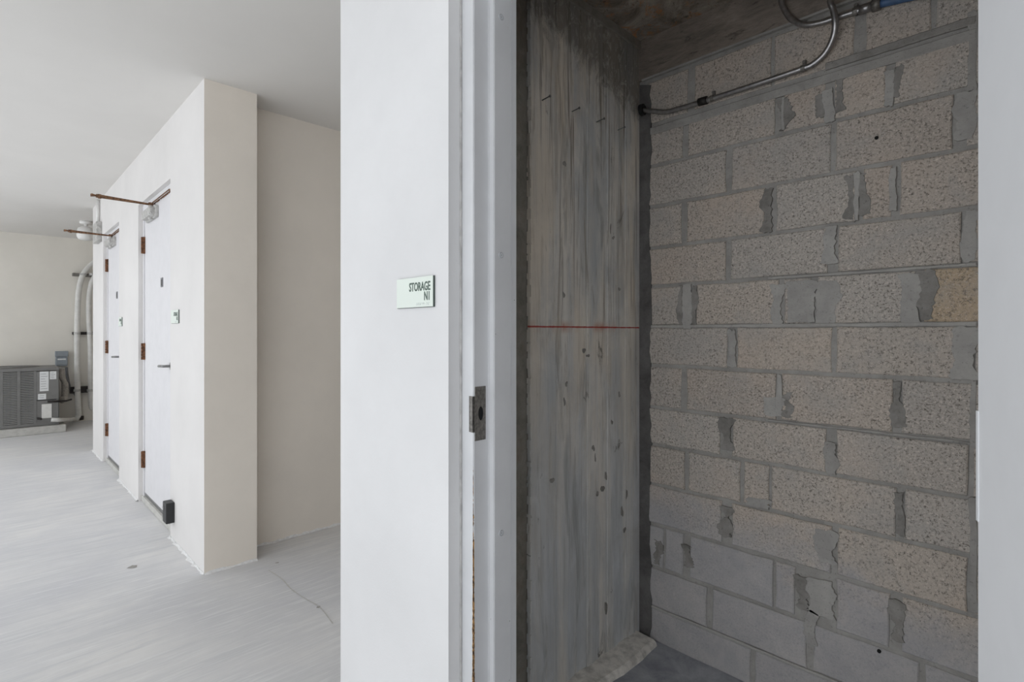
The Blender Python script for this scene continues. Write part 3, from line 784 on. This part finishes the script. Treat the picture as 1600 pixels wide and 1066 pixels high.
# ================================================================== CONDENSER CORNER
XA = -9.8
cnd = empty('air_conditioner_condenser', (XA-.35, .25, .1), label='grey outdoor air conditioning condenser on a low concrete pad', cat='air conditioner')
Ya, Yb2 = -.22, .722; Z0, Z1 = .105, .905
bm = bmesh.new(); box(bm, (XA-.72, Ya, Z0+.02), (XA-.025, Yb2-.01, Z1-.05)); link('core', bm, 'ac_dark', cnd)
bm = bmesh.new(); box(bm, (XA-.74, Ya-.01, Z1-.045), (XA+.005, Yb2+.005, Z1), .012, seg=2); box(bm, (XA-.73, Ya, Z0), (XA, Yb2, Z0+.045), .004)
for y in (Ya, .12, .29, .455): box(bm, (XA-.03, y, Z0+.04), (XA-.002, y+.03, Z1-.04))
box(bm, (XA-.73, Yb2-.03, Z0+.04), (XA-.002, Yb2, Z1-.04)); box(bm, (XA-.73, Yb2-.008, Z0+.04), (XA-.002, Yb2-.002, Z1-.04))
cab = link('cabinet', bm, 'ac', cnd)
z = Z0+.06
for (ya_, yb__) in ((Ya+.03, -.06), (-.05, .12), (.15, .29), (.32, .455)):
    zz = Z0+.055
    first = None
    while zz < Z1-.06:
        if first is None:
            bm = bmesh.new()
            vs = [bm.verts.new(c) for c in ((XA-.018, ya_, zz+.014), (XA-.018, yb__, zz+.014), (XA-.001, yb__, zz), (XA-.001, ya_, zz), (XA-.018, ya_, zz+.011), (XA-.018, yb__, zz+.011), (XA-.001, yb__, zz-.003), (XA-.001, ya_, zz-.003))]
            for f in ((0,1,2,3),(4,5,6,7),(3,2,6,7),(0,1,5,4),(0,3,7,4),(1,2,6,5)): bm.faces.new([vs[i] for i in f])
            first = link('louver_slat', bm, 'ac_light', cnd)
            base = zz
        else:
            c = first.copy(); COL.objects.link(c); c.location.z = zz-base
        zz += .0235
box1 = bmesh.new(); box(box1, (XA-.02, .487, .46), (XA+.012, Yb2-.004, Z1-.05), .006, seg=2)
svc = link('service_cover', box1, 'ac', cnd)
bm = bmesh.new(); box(bm, (XA-.02, .487, Z0+.045), (XA-.006, Yb2-.004, .45)); link('lower_panel', bm, 'ac', cnd)
def lab(px0, py0, px1, py1, x, lines, par):
    a, b = onX(px0, py0, x), onX(px1, py1, x)
    bm = bmesh.new(); box(bm, (x, a.y, b.z), (x+.0015, b.y, a.z)); pp = link('label_sticker', bm, 'label', par)
    bm = bmesh.new(); H = a.z-b.z; W = b.y-a.y
    for k in range(lines):
        zz = a.z-H*(k+1)/(lines+1); box(bm, (x+.0015, a.y+W*.12, zz-.0025), (x+.002, a.y+W*random.uniform(.55, .88), zz+.0015))
    if lines: tag(link('print', bm, 'labelink', par), kind='stuff')
lab(62, 581, 76, 611, XA+.0125, 7, svc); lab(78, 580.5, 88, 592.5, XA+.0125, 4, svc); lab(59.5, 616, 72, 624, XA+.0125, 2, svc)
a, b = onX(65, 632, XA), onX(81, 653, XA)
bm = bmesh.new(); box(bm, (XA-.004, a.y, b.z), (XA+.004, b.y, a.z), .002); link('cream_patch', bm, 'pvc', cnd)
link('service_valve', T([(XA, .50, .21), (XA+.05, .50, .21), (XA+.07, .53, .205)], .014, 10), 'fitting', cnd)
link('service_valve', T([(XA, .60, .43), (XA+.02, .66, .43), (XA, .80, .425), (XA-.1, .86, .43)], .013, 10), 'fitting', cnd)
bm = bmesh.new(); xs_, ys_ = XA-.35, .25
for k in range(9): tube(bm, [(xs_+math.cos(t)*(.05+.03*k), ys_+math.sin(t)*(.05+.03*k), Z1+.012) for t in [i*2*math.pi/20 for i in range(21)]], .003, 5, False)
tag(link('fan_guard', bm, 'ac', cnd), kind='stuff')
o = link('concrete_pad', B(((XA-.85, -.6, 0), (XA+.10, onX(103.5, 670, XA+.10).y, .10)), bev=.008), 'pad')
tag(o, 'long low pale concrete pad under the grey condenser', 'pad')
# disconnect box
XF = -10.7
o = empty('disconnect_box', (XF, .82, .88), label='grey electrical disconnect box on the end wall above the condenser', cat='electrical box')
a, b = onX(86, 549, XF+.1), onX(107, 572, XF+.1)
bm = bmesh.new(); box(bm, (XF, a.y+.01, b.z), (XF+.08, b.y-.01, a.z-.01), .005, seg=2); link('enclosure', bm, 'boxgrey', o)
bm = bmesh.new(); box(bm, (XF+.075, a.y, a.z-.085), (XF+.10, b.y, a.z), .006, seg=2); box(bm, (XF+.078, a.y+.01, b.z+.02), (XF+.09, b.y-.01, a.z-.10), .003); link('cover', bm, 'boxgrey', o)
bm = B(((XF+.085, a.y+.03, b.z+.095), (XF+.0935, b.y-.03, b.z+.115))); link('label_sticker', bm, 'label', o)
wp = onX(104, 574, XF+.04)
o = link('flexible_conduit', T(smoothpath([wp, wp+Vector((0, .01, -.15)), wp+Vector((0, .05, -.36)), wp+Vector((.01, .10, -.42)), wp+Vector((.02, .13, -.5))], 6), .017, 10), 'cable', None, True)
tag(o, 'grey flexible cable hanging below the disconnect box', 'cable')
a, b = onX(96, 576, XF+.2), onX(98, 624, XF+.2)
o = link('insulated_line', T(smoothpath([a, a+Vector((0, 0, -.12)), (a+b)/2+Vector((.02, .03, 0)), b+Vector((0, .02, .03)), b+Vector((.05, -.02, -.01))], 6), [.035]*12+[.042]*7+[.05]*6, 12), 'foam', None, True)
tag(o, 'weathered foam-wrapped refrigerant line between condenser and disconnect box', 'pipe')
# risers
def R(px, py, off=.13): return onX(px, py, XF+off)
r1 = [R(117, 657), R(122, 650), R(122.3, 640), R(121, 600), R(120.5, 560), R(120.5, 520), R(121.5, 480), R(123, 455), R(127, 436), R(133, 424), R(141, 415), R(150, 408)]
o = link('riser_pipe', T(smoothpath(r1, 4), .037, 14), 'pvc', None, True); tag(o, 'left white jacketed riser pipe bent at its top on the end wall', 'pipe')
r2 = [R(145, 640), R(142, 632), R(141.5, 600), R(141, 540), R(138.8, 500), R(138.8, 470), R(141, 450), R(146, 435), R(155, 425)]
o = link('riser_pipe', T(smoothpath(r2, 4), .034, 14), 'pvc', None, True); tag(o, 'right white jacketed riser pipe, half hidden by the door wall end', 'pipe')
r3 = [onX(80, 656, XA+.07), onX(92.5, 656.5, XA+.06), onX(99, 656.5, XA-.1), onX(110, 656, XF+.4), onX(115.5, 655, XF+.17)]
o = link('drain_pipe', T(smoothpath(r3, 5), .029, 12), 'pvc', None, True); tag(o, 'white pipe running low from the condenser to the risers', 'pipe')
o = link('valve_fitting', T([R(124.5, 654, .12), R(127.5, 654, .12), R(128.5, 650, .12)], [.03, .034, .02], 10), 'fitting'); tag(o, 'small black fitting at the foot of the left riser', 'fitting')
BL = ['top steel strut bracket holding the bend of the risers', 'middle steel strut bracket across the risers', 'bottom dark strut bracket across the risers']
for (py, h, pxa, mt), lb in zip([(429, .022, 113, 'strike'), (521, .022, 113, 'fitting'), (610, .05, 109, 'fitting')], BL):
    a, b = R(pxa, py, .05), R(150, py, .05)
    rt = empty('strut_bracket', (XF, a.y, a.z), label=lb, cat='bracket', group='pipe brackets')
    bm = bmesh.new(); box(bm, (XF, a.y, a.z-h), (XF+.085, b.y, a.z+h), .003); link('channel', bm, mt, rt)
    for px in ((120.5, 141) if py > 500 else (130, 144.5)):
        p = R(px, py, .13); link('pipe_clamp', T([p-Vector((0, 0, .018)), p+Vector((0, 0, .018))], .043, 14), 'closer', rt)
# lamp under ceiling beyond wall end
o = empty('wall_lamp', (-8.95, .94, 2.62), label='white lamp hanging under the ceiling beyond the far wall end', cat='lamp')
cx, cy = -8.95, .93
link('canopy', T([(cx, cy, CZ), (cx, cy, CZ-.03), (cx, cy, CZ-.04)], [.07, .07, .05], 18), 'lamp', o, True)
link('stem', T([(cx, cy, CZ-.03), (cx, cy, 2.78)], .02, 10), 'lamp', o, True)
link('globe', T([(cx, cy, 2.79), (cx, cy, 2.77), (cx, cy, 2.72), (cx, cy, 2.66), (cx, cy, 2.62), (cx, cy, 2.61)], [.05, .085, .10, .10, .08, .03], 18), 'lamp', o, True)
link('guard_ring', T([(cx+.1*math.cos(t), cy+.1*math.sin(t), 2.70) for t in [k*math.pi/12 for k in range(25)]], .006, 6), 'closer', o, True)
o = empty('junction_box', (-7.8, YW, 2.4), label='small grey junction box with short conduit at the far upper end of the door wall', cat='electrical box')
a, b = onY(148, 352, YW-.03), onY(155, 376, YW-.03)
bm = bmesh.new(); box(bm, (a.x+.02, YW-.05, b.z), (b.x-.05, YW, a.z), .004); link('enclosure', bm, 'closer', o)
bm = T([((a.x+b.x)/2-.02, YW-.02, a.z-.01), ((a.x+b.x)/2-.02, YW-.02, CZ-.001)], .016, 10); link('tube', bm, 'lamp', o, True)
